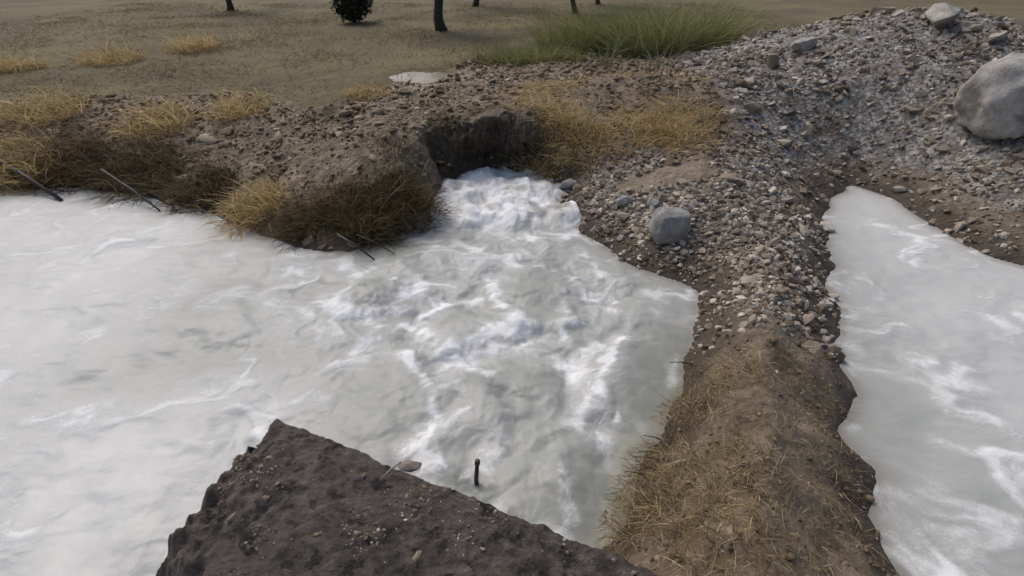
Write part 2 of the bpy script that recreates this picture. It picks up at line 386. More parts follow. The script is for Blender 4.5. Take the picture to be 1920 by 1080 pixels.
wet = ss(.42+.3*GG, .02, GD+.18*fbm(GX*2.3, GY*2.3, 3, 71))*(GD > -.2)
wet = np.maximum(wet, .8*hol)
AT = {'gravel': GG.ravel(), 'field': GFI.ravel(), 'wet': wet.ravel(), 'sand': sand_mask(GX, GY).ravel()}
fg = GG.ravel()[FQ].mean(1) > .5; ff = (GFI.ravel()[FQ].mean(1) > .5) & ~fg
def piece(name, keep):
    v, f, a = submesh(V, FQ, keep, AT)
    return tag(link(name, mesh_np(name, v, f, True, a), M_GROUND), kind='structure')
mud_bank = piece('mud_bank', ~fg & ~ff); gravel_bank = piece('gravel_bank', fg); field = piece('field', ff)

# ------------------------------------------------------------------ water
def poly_dist(x, y, pl):
    p = np.array(pl); A, B = p[:-1], p[1:]; AB = B-A; o = np.full(x.shape, 1e9)
    for a, ab in zip(A, AB):
        t = np.clip(((x-a[0])*ab[0]+(y-a[1])*ab[1])/(ab@ab+1e-9), 0, 1)
        o = np.minimum(o, np.hypot(x-a[0]-t*ab[0], y-a[1]-t*ab[1]))
    return o
wx = axis(-1.75, 1.75, .012, -9.5, 9.0, 1.03, .04); wy = axis(1.0, 7.1, .0125, -4.0, 9.5, 1.03, .04)
WX, WY = np.meshgrid(wx, wy)
wD = shore_sdf(WX, WY)[0].reshape(WX.shape)
wf = grid_faces(len(wx), len(wy)); keep = wD.ravel()[wf].min(1) < .16
u, inv = np.unique(wf[keep], return_inverse=True); wfc = inv.reshape(-1, 4)
X = WX.ravel()[u]; Y = WY.ravel()[u]; Dw = wD.ravel()[u]
qx = X+.09*fbm(X*1.9, Y*1.9, 4, 81)+.075*fbm(X*5, Y*5, 5, 82, .65); qy = Y+.09*fbm(X*1.9+50, Y*1.9, 4, 83)+.075*fbm(X*5+9, Y*5, 5, 84, .65)
# swirl: foam is carried along by an eddying flow (backward advection through curl noise)
def psi(x, y): return .62*perlin(x*.9+4, y*.9, 180)+.24*perlin(x*2.1, y*2.1+7, 181)+.05*perlin(x*5.1+2, y*5.1, 182)
sx_, sy_ = X.copy(), Y.copy(); ep = .02
for _ in range(14):
    p0 = psi(sx_, sy_); vx_ = (psi(sx_, sy_+ep)-p0)/ep; vy_ = -(psi(sx_+ep, sy_)-p0)/ep
    sx_ = sx_-.013*vx_; sy_ = sy_-.013*vy_
fil = 1-np.abs(fbm(sx_*1.5, sy_*1.5, 4, 185, .5))*2.6                    # drawn out filaments
fil2 = 1-np.abs(fbm(sx_*3.6+3, sy_*3.6, 3, 186, .55))*2.4
clot = fbm(sx_*1.3+11, sy_*1.3, 4, 187, .6)
# crests and foam lines seen on the pool: (picture points, half width in m, strength)
LINES = [
 ([(905,515),(925,548),(942,585)], .07, .9), ([(1052,560),(1056,590),(1040,635)], .06, .75),
 ([(835,655),(880,650),(925,630),(965,625)], .10, .9), ([(940,622),(985,628)], .08, .6), ([(960,650),(1000,648),(1035,640)], .06, .6),
 ([(765,680),(800,715),(812,755),(815,790),(806,830),(785,862)], .06, 1.1), ([(785,855),(800,885)], .09, .8), ([(870,700),(900,706),(930,712)], .07, .6),
 ([(1180,640),(1150,680),(1125,720),(1117,770)], .06, 1.0), ([(1150,790),(1105,790),(1082,808),(1082,832)], .06, 1.0), ([(1060,700),(1080,670),(1130,650)], .06, .5),
 ([(1100,560),(1150,590),(1190,605)], .08, .6), ([(1090,480),(1120,510),(1150,560)], .07, .6),
 ([(700,600),(740,570),(790,540)], .12, .7), ([(665,660),(720,620),(760,610)], .10, .7), ([(660,520),(690,510)], .10, .6),
 ([(850,385),(900,365),(950,362)], .12, 1.0), ([(860,420),(930,412),(1000,420)], .10, .9), ([(935,365),(945,400),(955,425)], .10, 1.1), ([(980,380),(1020,395)], .08, .7),
 ([(960,440),(1010,450),(1060,445)], .10, .7), ([(820,470),(870,462),(910,470)], .10, .6), ([(1060,900),(1066,955),(1062,985)], .05, .9),
 ([(945,790),(935,830)], .05, .6), ([(880,902),(893,914),(908,910)], .025, .7), ([(893,914),(900,940)], .02, .5), ([(900,760),(850,730)], .07, .5), ([(1240,600),(1200,570)], .06, .4),
]
SMOOTH = [(1005,560,.42), (880,610,.34), (720,790,.60), (960,740,.40), (1210,720,.40), (950,890,.45), (1040,900,.35), (700,560,.25)]
# free foam lace everywhere a little
r1 = 1-np.abs(fbm(qx*.75+3, qy*.75, 3, 91))*2.3; r2 = 1-np.abs(fbm(qx*1.7, qy*1.7+5, 3, 92))*2.3
lace = ss(.45, 1.05, r1)*.55+ss(.6, 1.1, r2)*.35
bill = ss(-.1, .55, fbm(qx*1.1+20, qy*1.1, 4, 93, .6))
side_haze = .9*np.maximum(ss(1.9, 3.1, np.abs(X+.15*Y*np.sign(-X))), ss(-1.0, -1.6, X)*ss(3.2, 2.2, Y))  # mask of the haze painted on the water at both sides, not foam
foam = .22*ss(.2, 1.0, fil)+.30*ss(.55, 1.05, fil)*ss(-.2, .35, clot)+.16*ss(.4, 1, fil2)*ss(-.1, .35, clot)+.34*ss(-.2, .6, clot)+.14*bill
dome = np.zeros_like(X); smooth = np.zeros_like(X)
for a, b, r in SMOOTH:
    c = P(a, b); d = np.hypot((qx-c[0]), (qy-c[1]))
    foam = foam*(1-.70*np.exp(-(d/r)**4)); smooth = np.maximum(smooth, np.exp(-(d/(r*1.05))**4)); dome += .05*np.exp(-(d/r)**2)
    th = np.arctan2(qy-c[1], qx-c[0]); rim = np.exp(-((d-r*1.12)/.075)**2)*ss(-.25, .45, fbm(np.cos(th)*1.6+a*.01, np.sin(th)*1.6+b*.01, 3, 94)+.1)
    foam = foam+.55*rim; dome += .018*rim-.025*np.exp(-((d-r*1.3)/.10)**2)
crest = np.zeros_like(X)
for pl, hw, st in LINES:
    d = poly_dist(qx, qy, [P(*p) for p in pl])
    brk = (.55+.75*ss(-.25, .35, fbm(X*3.1+7*hw, Y*3.1, 3, 86)))*(.62+.5*ss(.2, 1, fil2))
    foam = np.maximum(foam, st*brk*(.80*np.exp(-(d/(hw*.75))**2)+.36*np.exp(-(d/(hw*2.8))**2))); crest = np.maximum(crest, st*np.exp(-(d/(hw*2.2))**2))
infl = ss(5.15, 5.5, Y)*ss(.95, .7, X)*ss(-1.35, -1.1, X)           # surge out of the hole in the bank
infl = infl*(np.abs(X) < 1.4)
foam = np.clip(foam+infl*(.20+.30*ss(.0, .9, 1-np.abs(fbm(X*5+.8*fbm(X*2, Y*2, 2, 96), Y*1.5, 3, 99))*2.4)+.5*fbm(X*6+.8*fbm(X*2, Y*2, 2, 96), Y*1.7, 4, 95, .6)), 0, 1.15)
cd_ = np.hypot(*(np.array(P(925, 480))[:, None]-np.stack([X, Y])))
turb = np.clip(1.15-.17*cd_, .25, 1)
near = ss(-.02, -.45, Dw)
calm_right = np.exp(-poly_dist(X, Y, [P(1250, 640), P(1235, 780), P(1195, 880), P(1120, 975)])**2/.22**2)
calm_left = np.exp(-(((X-P(690, 470)[0])/.6)**2+((Y-P(690, 470)[1])/.18)**2))*.8
calm = np.clip(calm_right*1.1+calm_left+.38*smooth*(1-infl), 0, 1)
foam *= (1-.8*np.clip(calm_right+calm_left, 0, 1))
edge_foam = .5*np.exp(-((Dw+.05)/.05)**2)*ss(.1, .5, fbm(X*2.2, Y*2.2, 3, 97)+.1)
foam = np.maximum(foam, edge_foam)
WZ = turb*near*(.085*fbm(qx*1.25, qy*1.25, 3, 101, .4)+.030*fbm(qx*3.4, qy*3.4, 3, 102, .4))+.004*fbm(X*9, Y*9, 2, 103)*turb
WZ += (.006*ss(0, 1, fil)+.022*clot)*turb*near+.004*fbm(X*6, Y*6, 3, 106)*near+.0014*fbm(X*26, Y*26, 2, 107)*near
WZ += crest*.03*near+dome*near+infl*(.10+.13*fbm(X*2.4, Y*2.0, 3, 104, .45)+.025*fbm(X*8, Y*3, 3, 105))
trough = P(805, 600); WZ -= .07*np.exp(-(((X-trough[0])/.14)**2+((Y-trough[1])/.16)**2))
side = ss(4.2, 9.8, Y)*0
pale = np.clip(side_haze*(.85+.3*fbm(X*.6, Y*.6, 3, 98)), 0, 1)
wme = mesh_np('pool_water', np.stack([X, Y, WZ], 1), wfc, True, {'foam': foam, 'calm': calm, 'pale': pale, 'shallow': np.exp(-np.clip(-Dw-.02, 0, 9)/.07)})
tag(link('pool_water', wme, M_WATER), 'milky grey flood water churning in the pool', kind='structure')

# puddle in the field edge
def blob_disc(name, c, rx, ry, z, mat, seed):
    n = 96; a = np.arange(n)/n*2*np.pi; r = 1+.55*fbm(np.cos(a)*1.6+seed, np.sin(a)*1.6, 5, seed, .6)
    V_ = np.concatenate([[[c.x, c.y, z]], np.stack([c.x+rx*r*np.cos(a), c.y+ry*r*np.sin(a), np.full(n, z)], 1)])
    f = np.array([[0, 1+i, 1+(i+1) % n] for i in range(n)])
    return link(name, mesh_np(name, V_, f), mat)
pn = N('puddle_water'); M_PUD = pn.out((.24, .20, .15), .22, pn.bump(pn.noise(9, 5, .6, pn.world()), .25, .02), .35)
tag(blob_disc('puddle', PUD, .60, .55, PUD.z-.034, M_PUD, 5), kind='structure')

# ------------------------------------------------------------------ stones
def hull_stone(seed, n=15, flat=.7, rnd=.25):
    r = np.random.default_rng(seed); bm = bmesh.new()
    for _ in range(n):
        v = r.normal(size=3); v /= np.linalg.norm(v); v *= 1-rnd*r.random()
        bm.verts.new((v[0]*(1+.25*r.random()), v[1]*(.8+.2*r.random()), v[2]*flat))
    g = bmesh.ops.convex_hull(bm, input=bm.verts)
    bmesh.ops.delete(bm, geom=[v for v in bm.verts if not v.link_faces], context='VERTS')
    bmesh.ops.triangulate(bm, faces=bm.faces); bm.normal_update()
    me = bpy.data.meshes.new('stone'); bm.to_mesh(me); bm.free()
    return me
def round_rock(seed, sub=3, amp=.22, scale=(1, 1, 1), boxy=0.0):
    bm = bmesh.new(); bmesh.ops.create_icosphere(bm, subdivisions=sub, radius=1)
    off = Vector((seed*3.1, seed*1.7, -seed))
    for v in bm.verts:
        p = v.co.copy()
        if boxy:
            m = max(abs(p.x), abs(p.y), abs(p.z)); p = p.lerp(p/m*.8, boxy)
        p *= 1+amp*mnoise.noise(p*1.1+off)+amp*.4*mnoise.noise(p*2.7+off)+amp*.12*mnoise.noise(p*7+off)
        v.co = Vector((p.x*scale[0], p.y*scale[1], p.z*scale[2]))
    for f in bm.faces: f.smooth = True
    me = bpy.data.meshes.new('rock'); bm.to_mesh(me); bm.free(); return me
def block_rock(seed, scale, n=20):
    me = hull_stone(seed, n, 1.0, .32); bm = bmesh.new(); bm.from_mesh(me); bpy.data.meshes.remove(me)
    bmesh.ops.bevel(bm, geom=list(bm.edges)+list(bm.verts), offset=.07, segments=2, profile=.6, affect='EDGES')
    bmesh.ops.triangulate(bm, faces=bm.faces); bmesh.ops.subdivide_edges(bm, edges=[e for e in bm.edges if e.calc_length() > .25], cuts=2, use_grid_fill=True)
    off = Vector((seed, -seed*.7, seed*.3))
    for v in bm.verts:
        p = v.co*(1+.07*mnoise.noise(v.co*2.2+off)+.03*mnoise.noise(v.co*6+off)); v.co = Vector((p.x*scale[0], p.y*scale[1], p.z*scale[2]))
    for f in bm.faces: f.smooth = True
    me = bpy.data.meshes.new('rock'); bm.to_mesh(me); bm.free(); return me
HULLS = [hull_stone(100+i, 16, .55+.3*random.random()) for i in range(12)]
def hull_np(me):
    v = np.empty(len(me.vertices)*3, np.float32); me.vertices.foreach_get('co', v); f = np.array([p.vertices[:] for p in me.polygons])
    return v.reshape(-1, 3), f
def soft_clod(seed):
    me = hull_stone(seed, 18, .48, .3)
    for q in me.polygons: q.use_smooth = True
    me.name = 'clod'; return me
CLODS = [soft_clod(300+i) for i in range(10)]
HN = [hull_np(m) for m in HULLS]; CN = [hull_np(m) for m in CLODS]
def rot_mats(n, rng, tilt=.5):
    a = rng.random(n)*2*np.pi; b = rng.normal(size=n)*tilt; c = rng.normal(size=n)*tilt
    ca, sa, cb, sb, cc, sc_ = np.cos(a), np.sin(a), np.cos(b), np.sin(b), np.cos(c), np.sin(c); o = np.zeros_like(a); i = o+1
    Rz = np.array([[ca, -sa, o], [sa, ca, o], [o, o, i]]); Rx = np.array([[i, o, o], [o, cb, -sb], [o, sb, cb]]); Ry = np.array([[cc, o, sc_], [o, i, o], [-sc_, o, cc]])
    return np.einsum('ijn,jkn,kln->nil', Rz, Rx, Ry)
def joined_stones(name, xyz, size, shade, mat, parent, rng, HN=HN, smooth=False):
    Vs, Fs, Ss = [], [], []; base = 0; R = rot_mats(len(xyz), rng)
    which = rng.integers(0, len(HN), len(xyz))
    for k, (hv, hf) in enumerate(HN):
        idx = np.where(which == k)[0]
        if not len(idx): continue
        v = np.einsum('nij,vj->nvi', R[idx], hv)*size[idx, None, None]+xyz[idx, None, :]
        nv = len(hv); Vs.append(v.reshape(-1, 3)); Ss.append(np.repeat(shade[idx], nv))
        Fs.append((hf[None]+base+np.arange(len(idx))[:, None, None]*nv).reshape(-1, 3)); base += len(idx)*nv
    me = mesh_np(name, np.concatenate(Vs), np.concatenate(Fs), smooth, {'shade': np.concatenate(Ss)})
    return tag(link(name, me, mat, parent), kind='stuff')
def single_stones(name, xyz, size, mat, parent, rng, HULLS=HULLS):
    for i, (p, s) in enumerate(zip(xyz, size)):
        me = HULLS[int(rng.integers(len(HULLS)))]
        o = bpy.data.objects.new(name, me); COL.objects.link(o); o.parent = parent; o.location = p
        o.rotation_euler = (rng.normal()*.35, rng.normal()*.35, rng.random()*6.28); o.scale = (s*(1+.5*rng.random()), s, s*(.6+.4*rng.random()))
        if not me.materials: me.materials.append(None)
        o.material_slots[0].link = 'OBJECT'; o.material_slots[0].material = mat

def scatter(n, box, rng, accept):
    x = box[0]+(box[1]-box[0])*rng.random(n); y = box[2]+(box[3]-box[2])*rng.random(n)
    z, D, g, fi = land(x, y); k = accept(x, y, D, g, fi, rng.random(n))
    return x[k], y[k], z[k], D[k]
rng = np.random.default_rng(11)
def in_view(x, y, z, m=60):
    wyv, wzv = y, z-EYE; dep = wyv*math.cos(PITCH)-wzv*math.sin(PITCH)
    u_ = 960+F_PX*x/dep; v_ = 540-F_PX*(wyv*math.sin(PITCH)+wzv*math.cos(PITCH))/dep
    return (u_ > -m) & (u_ < 1920+m) & (v_ > -m) & (v_ < 1080+m) & (dep > .3)
# gravel: small
x, y, z, D = scatter(52000, (.3, 9.5, 2.4, 13), rng, lambda x, y, D, g, fi, r: (D > -.02) & (r < g*np.clip(.85-.035*(y-4), .3, 1)*(.22+.78*ss(.0, .55, D+.35*fbm(x*1.7, y*1.7, 3, 121)))*(.25+.75*ss(-.3, .1, fbm(x*.8+9, y*.8, 4, 122)))))
k = in_view(x, y, z); x, y, z, D = x[k], y[k], z[k], D[k]
s = np.exp(rng.normal(-3.9, .55, len(x)))*(.8+.035*y)*(1+.7*fbm(x*.9, y*.9, 3, 123)); s = np.clip(s, .008, .09)
joined_stones('gravel', np.stack([x, y, z+s*.10], 1), s, np.clip(rng.random(len(x))**1.2*(1+.5*fbm(x*.7, y*.7+3, 3, 124)), 0, 1), M_GRAV, gravel_bank, rng)
x, y, z, D = scatter(22000, (.4, 3.2, 3.0, 7.0), rng, lambda x, y, D, g, fi, r: (D > .02) & (r < g*(.25+.75*ss(.05, .45, D+.3*fbm(x*1.7, y*1.7, 3, 121)))*(.35+.65*ss(-.3, .2, fbm(x*1.9, y*1.9, 3, 125)))))
s = np.clip(np.exp(rng.normal(-4.0, .5, len(x))), .007, .05)
joined_stones('gravel', np.stack([x, y, z+s*.15], 1), s, np.clip(rng.random(len(x))*1.05, 0, 1), M_GRAV, gravel_bank, rng)
# gravel: stones one can pick apart
x, y, z, D = scatter(2600, (.45, 9, 2.4, 11.5), rng, lambda x, y, D, g, fi, r: (D > .14) & (g > .6))
k = in_view(x, y, z, 0); x, y, z = x[k][:290], y[k][:290], z[k][:290]
s = np.clip(np.exp(rng.normal(-2.95, .38, len(x))), .03, .13)*(.55+.07*y)
single_stones('stone', np.stack([x, y, z+s*.2], 1), s, M_STONE, gravel_bank, rng)
# mud clods and crumbs on the trampled bank
acc = lambda x, y, D, g, fi, r: (r < .25+ss(-.2, .25, fbm(x*1.6+3, y*1.6, 4, 132))) & (sand_mask(x, y) < .4) & (D > .04) & (np.hypot(x-PUD.x, (y-PUD.y)*.9) > .62) & (g < .3) & (fi < .75) & (r < .35+.65*ss(-.1, .4, fbm(x*1.1, y*1.1, 3, 131)))
x, y, z, D = scatter(56000, (-7.5, 4.5, 4.0, 12), rng, acc); k = in_view(x, y, z); x, y, z = x[k], y[k], z[k]
s = np.clip(np.exp(rng.normal(-4.0, .55, len(x))), .006, .055)*(.6+.07*y)
joined_stones('mud_crumbs', np.stack([x, y, z+s*.15], 1), s, rng.random(len(x)), M_CLODS, mud_bank, rng, CN, True)
x, y, z, D = scatter(4500, (-5.5, 3.5, 4.6, 11), rng, acc); k = in_view(x, y, z, 0); x, y, z = x[k][:290], y[k][:290], z[k][:290]
s = np.clip(np.exp(rng.normal(-2.95, .42, len(x))), .03, .14)
single_stones('clod', np.stack([x, y, z+s*.05], 1), s, M_CLOD, mud_bank, rng, CLODS)

x, y, z, D = scatter(9000, (.2, 2.8, .3, 4.0), rng, lambda x, y, D, g, fi, r: (D > .02) & (g < .6) & (r < .2+.8*ss(-.1, .4, fbm(x*2.5, y*2.5, 3, 133)))); s = np.clip(np.exp(rng.normal(-4.9, .55, len(x))), .003, .03)
joined_stones('mud_crumbs', np.stack([x, y, z+s*.15], 1), s, rng.random(len(x))**1.5, M_CLODS, mud_bank, rng, CN, True)
def rock(name, px, py, r, seed, mat, label, sub=4, amp=.2, scale=(1, 1, .8), boxy=.3, sink=.35, rz=0):
    p = on_ground(px, py); me = round_rock(seed, sub, amp, tuple(q*r for q in scale), boxy) if name == 'boulder' else block_rock(seed, tuple(q*r for q in scale))
    o = link(name, me, mat); o.location = (p.x, p.y, p.z+r*scale[2]*(1-2*sink)); o.rotation_euler.z = rz
    return tag(o, label, 'rock')
rock('pale_rock', 1070, 352, .145, 3, M_PALE, 'pale angular rock beside the mouth of the inflow', 3, .3, (1.15, .8, .62), .55, .25, .3)
rock('boulder', 1252, 440, .185, 5, M_GREY, 'smooth grey boulder on the small gravel bar near the water', 5, .2, (1, .9, 1.0), .4, .25, .2)
rock('boulder', 1880, 225, .52, 8, M_PALE, 'big pale rounded boulder on the slope of the gravel heap', 5, .24, (1.05, .9, .95), .45, .25, .5)
rock('rock', 1170, 384, .105, 12, M_GREY, 'mid grey rock in the middle of the gravel bar', 3, .28, (1.2, .9, .7), .4, .25, .8)
rock('rock', 1222, 390, .095, 14, M_GREY, 'light grey rock just behind the smooth boulder', 3, .28, (1.3, .8, .7), .5, .25, 2.1)
rock('rock', 1760, 45, .33, 15, M_PALE, 'pale blocky rock high on the gravel heap', 3, .25, (1.2, .8, .7), .5, .3, 1.1)
rock('rock', 1508, 92, .22, 17, M_PALE, 'small pale rock on the upper left of the gravel heap', 3, .25, (1.2, .8, .7), .5, .3, .4)

# ------------------------------------------------------------------ grass: tapered bent blades
def blades(roots, az, lean, length, width, droop, rng, seg=4, wav=.12):
    """roots (n,3); az direction; lean from vertical; droop bends each blade over"""
    n = len(roots); t = np.linspace(0, 1, seg+1)
    ang = lean[:, None]+droop[:, None]*t[None]**1.3
    st = length[:, None]/seg
    dh = np.sin(ang)*st; dz = np.cos(ang)*st
    hcum = np.concatenate([np.zeros((n, 1)), np.cumsum(dh[:, :-1], 1)], 1); zc = np.concatenate([np.zeros((n, 1)), np.cumsum(dz[:, :-1], 1)], 1)
    azz = az[:, None]+wav*rng.normal(size=(n, 1))*t[None]*3
    cx, cy = np.cos(azz)*hcum, np.sin(azz)*hcum
    wdt = width[:, None]*(1-t[None]**1.6*.9)*.5
    tw = rng.random(n)[:, None]*np.pi
    sx, sy, sz = -np.sin(az)[:, None]*np.cos(tw), np.cos(az)[:, None]*np.cos(tw), np.sin(tw)
    c = np.stack([cx, cy, zc], 2)+roots[:, None, :]
    sd_ = np.stack([np.broadcast_to(sx, t.shape[:0]+(n, seg+1)), np.broadcast_to(sy, (n, seg+1)), np.broadcast_to(sz, (n, seg+1))], 2)*wdt[..., None]
    Vv = np.stack([c-sd_, c+sd_], 2).reshape(n, -1, 3)
    f = np.array([[2*i, 2*i+1, 2*i+3, 2*i+2] for i in range(seg)])
    Fv = (f[None]+np.arange(n)[:, None, None]*2*(seg+1)).reshape(-1, 4)
    al = np.broadcast_to(np.repeat(t, 2)[None], (n, 2*(seg+1))); shd = np.repeat(rng.random(n)[:, None], 2*(seg+1), 1)
    return Vv.reshape(-1, 3), Fv, al.ravel(), shd.ravel()
def blade_mesh(name, parts, mat, parent=None):
    Vs, Fs, A, S = [], [], [], []; b = 0
    for v, f, a, s_ in parts:
        Vs.append(v); Fs.append(f+b); A.append(a); S.append(s_); b += len(v)
    me = mesh_np(name, np.concatenate(Vs), np.concatenate(Fs), False, {'along': np.concatenate(A), 'shade': np.concatenate(S)})
    return link(name, me, mat, parent)
def tube(name, path, r0, r1, mat, parent=None, sides=6, knots=None):
    p = [Vector(q) for q in path]; n = len(p); Vv, Fv = [], []
    for i, c in enumerate(p):
        d = (p[min(i+1, n-1)]-p[max(i-1, 0)]).normalized(); a = d.orthogonal().normalized(); b = d.cross(a)
        if i == 0: ref = a
        else:
            a = (ref-d*ref.dot(d)).normalized(); b = d.cross(a); ref = a
        r = r0+(r1-r0)*i/(n-1)
        if knots: r *= knots[i % len(knots)]
        for k in range(sides):
            t = 2*math.pi*k/sides; Vv.append(c+(a*math.cos(t)+b*math.sin(t))*r)
    for i in range(n-1):
        for k in range(sides):
            Fv.append([i*sides+k, i*sides+(k+1) % sides, (i+1)*sides+(k+1) % sides, (i+1)*sides+k])
    Vv.append(p[0]); Vv.append(p[-1]); e = len(Vv)
    for k in range(sides):
        Fv.append([e-2, (k+1) % sides, k, k]); Fv.append([e-1, (n-1)*sides+k, (n-1)*sides+(k+1) % sides, (n-1)*sides+(k+1) % sides])
    me = bpy.data.meshes.new(name); me.from_pydata([tuple(v) for v in Vv], [], [list(dict.fromkeys(f)) for f in Fv])
    for q in me.polygons: q.use_smooth = True
    me.update(); return link(name, me, mat, parent)
def tuft(name, c, n, rad, len_, mat, label, group, rng, lean=.5, droop=1.2, width=.006, az0=None, azs=9, ell=(1, 1), cat='grass tuft', seg=4, stalks=0, stalk_mat=None):
    root = empty(name, (c.x, c.y, c.z)); tag(root, label, cat, group)
    rr = np.sqrt(rng.random(n))*rad; aa = rng.random(n)*2*np.pi; lx, ly = rr*np.cos(aa)*ell[0], rr*np.sin(aa)*ell[1]
    lz = land(c.x+lx, c.y+ly)[0]-c.z-.012
    az = np.arctan2(ly, lx)+rng.normal(size=n)*.8 if az0 is None else az0+rng.normal(size=n)*azs
    L_ = len_*np.clip(.35+.85*rng.random(n), .2, 1.3)
    p = blades(np.stack([lx, ly, lz], 1), az, np.abs(rng.normal(size=n)*.35)+lean*rng.random(n), L_, width*(.6+.8*rng.random(n)), droop*(.3+1.0*rng.random(n)), rng, seg)
    # keep the blades out of the soil they lie on
    gz = np.maximum(land(c.x+p[0][:, 0], c.y+p[0][:, 1])[0], .0)-c.z+.004; p[0][:, 2] = np.maximum(p[0][:, 2], gz-.012*(p[2] < .1))
    blade_mesh('foliage', [p], mat, root)
    for i in range(stalks):
        a = rng.random()*6.28; r = rad*.7*rng.random(); h = len_*(1.0+.5*rng.random()); ln = .2+.5*rng.random()
        x0, y0 = r*math.cos(a), r*math.sin(a); z0 = zat(c.x+x0, c.y+y0)-c.z-.02; d = rng.random()*6.28
        pth = [(x0+math.cos(d)*math.sin(ln)*h*t+.02*math.sin(5*t+a), y0+math.sin(d)*math.sin(ln)*h*t, z0+h*math.cos(ln)*t-.15*h*t*t) for t in np.linspace(0, 1, 6)]
        tube('stalk', pth, .0042, .002, stalk_mat or M_STALK, root, 5)
    return root

# dead tussock hanging over the water on the left of the inflow
g_ = 'dead tussocks overhanging the pool by the inflow'
PI = math.pi
tr = np.random.default_rng(31)
for px, py, n, r, ln, lab in [
  (700, 425, 1500, .34, .42, 'dark brown dead tussock drooping to the water above the two black twigs'),
  (775, 405, 1300, .30, .40, 'brown dead tussock with pale broken stalks next to the inflow'),
  (735, 372, 1000, .28, .34, 'upper brown tussock on the slope behind the drooping ones'),
  (650, 390, 1000, .32, .38, 'leftmost olive brown tussock of the clump by the inflow'),
  (575, 425, 900, .30, .38, 'olive brown tussock beside the clump at the start of the left shore')]:
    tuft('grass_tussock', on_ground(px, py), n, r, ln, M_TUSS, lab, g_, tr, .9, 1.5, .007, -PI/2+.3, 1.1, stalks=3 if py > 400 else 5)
# fallen pale bits among the tussock
for i, (px, py, a, l) in enumerate([(718, 398, .4, .35), (765, 415, -.45, .45), (790, 360, 1.2, .30), (752, 340, 1.7, .30), (735, 352, 2.6, .25)]):
    c = on_ground(px, py); d = (math.cos(a)*l, math.sin(a)*.3*l, math.sin(a)*.8*l)
    o = tube('broken_stalk', [(0, 0, 0), (d[0]*.5, d[1]*.5, d[2]*.5+.03), d], .006, .003, M_STALK); o.location = (c.x, c.y, c.z+.12)
    tag(o, ['pale bent stalk lying across the dark tussock', 'pale stalk slanting down to the inflow over the tussock', 'upright pale stalk rising from the tussock nearest the inflow', 'tall pale stalk sticking up behind the tussock', 'crooked pale stalk on top of the upper tussock'][i], 'stalk', 'pale broken stalks on the tussock')
# straw on the slope right of the inflow
g_ = 'matted straw tufts on the bank right of the inflow'
for px, py, n, r, ln, lab in [
  (1000, 250, 650, .34, .36, 'golden straw tuft at the edge of the dark hole above the inflow'),
  (1055, 262, 850, .36, .40, 'thick golden straw tuft in the middle of the bank right of the inflow'),
  (1110, 262, 650, .32, .38, 'straw tuft with long trailing stems above the gravel bar'),
  (1030, 308, 450, .26, .30, 'greenish straw tuft hanging just above the pale angular rock'),
  (1150, 290, 260, .28, .34, 'thin straw tuft lying beside the bare mud pad'),
  (1215, 235, 750, .34, .36, 'golden straw tuft on the upper bank behind the mud pad'),
  (1255, 262, 750, .34, .36, 'golden straw tuft over the mud pad in front of the upper straw'),
  (1295, 225, 380, .36, .36, 'straw tuft where the straw bank meets the gravel heap')]:
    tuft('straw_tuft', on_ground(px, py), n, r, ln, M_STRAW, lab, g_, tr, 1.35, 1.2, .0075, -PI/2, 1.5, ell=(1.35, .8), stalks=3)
for px, py, n, r, ln, lab in [
  (770, 290, 260, .22, .22, 'thin dry weeds on the mud lip left of the inflow hole'),
  (850, 255, 260, .22, .22, 'thin dry weeds hanging over the middle of the dark inflow hole'),
  (925, 215, 260, .22, .22, 'thin dry weeds at the top of the dark inflow hole')]:
    tuft('weed_tuft', on_ground(px, py), n, r, ln, M_TUSS, lab, 'thin weeds along the mud lip', tr, 1.2, 1.5, .006, -PI/2, 1.3, ell=(1.5, .7), stalks=2)
# left bank of the flooded basin: dead grass
g_ = 'dead grass tufts along the far left shore'
for px, py, n, r, ln, lab in [
  (40, 318, 900, .5, .5, 'dead grass tuft in the far left corner of the shore'),
  (150, 315, 900, .5, .5, 'brown grass tuft behind the slanting dark branch on the left shore'),
  (265, 330, 900, .5, .48, 'brown grass tuft trailing in the water on the left shore'),
  (380, 358, 800, .4, .42, 'brown grass tuft midway along the left shore'),
  (480, 395, 700, .35, .40, 'dead grass tuft on the shore next to the tussock clump'),
  (90, 220, 700, .5, .5, 'pale dead grass tuft high on the far left bank'),
  (300, 240, 700, .45, .45, 'pale dead grass tuft high on the left bank above the shore'),
  (455, 215, 500, .4, .4, 'pale dead grass tuft on the lumpy mud shelf'),
  (20, 130, 600, .55, .5, 'dead grass tuft at the left margin on the field edge'),
  (215, 115, 600, .55, .5, 'dead grass tuft in the field behind the left bank'),
  (370, 90, 600, .55, .5, 'dead grass tuft in the field in front of the lone left tree'),
  (690, 175, 350, .3, .25, 'small dead grass tuft near the puddle')]:
    tuft('grass_tuft', on_ground(px, py), n, r, ln, M_TUSS if 'brown' in lab else M_STRAW, lab, g_, tr, 1.0, 1.4, .010, -PI/2, 1.2, stalks=4)
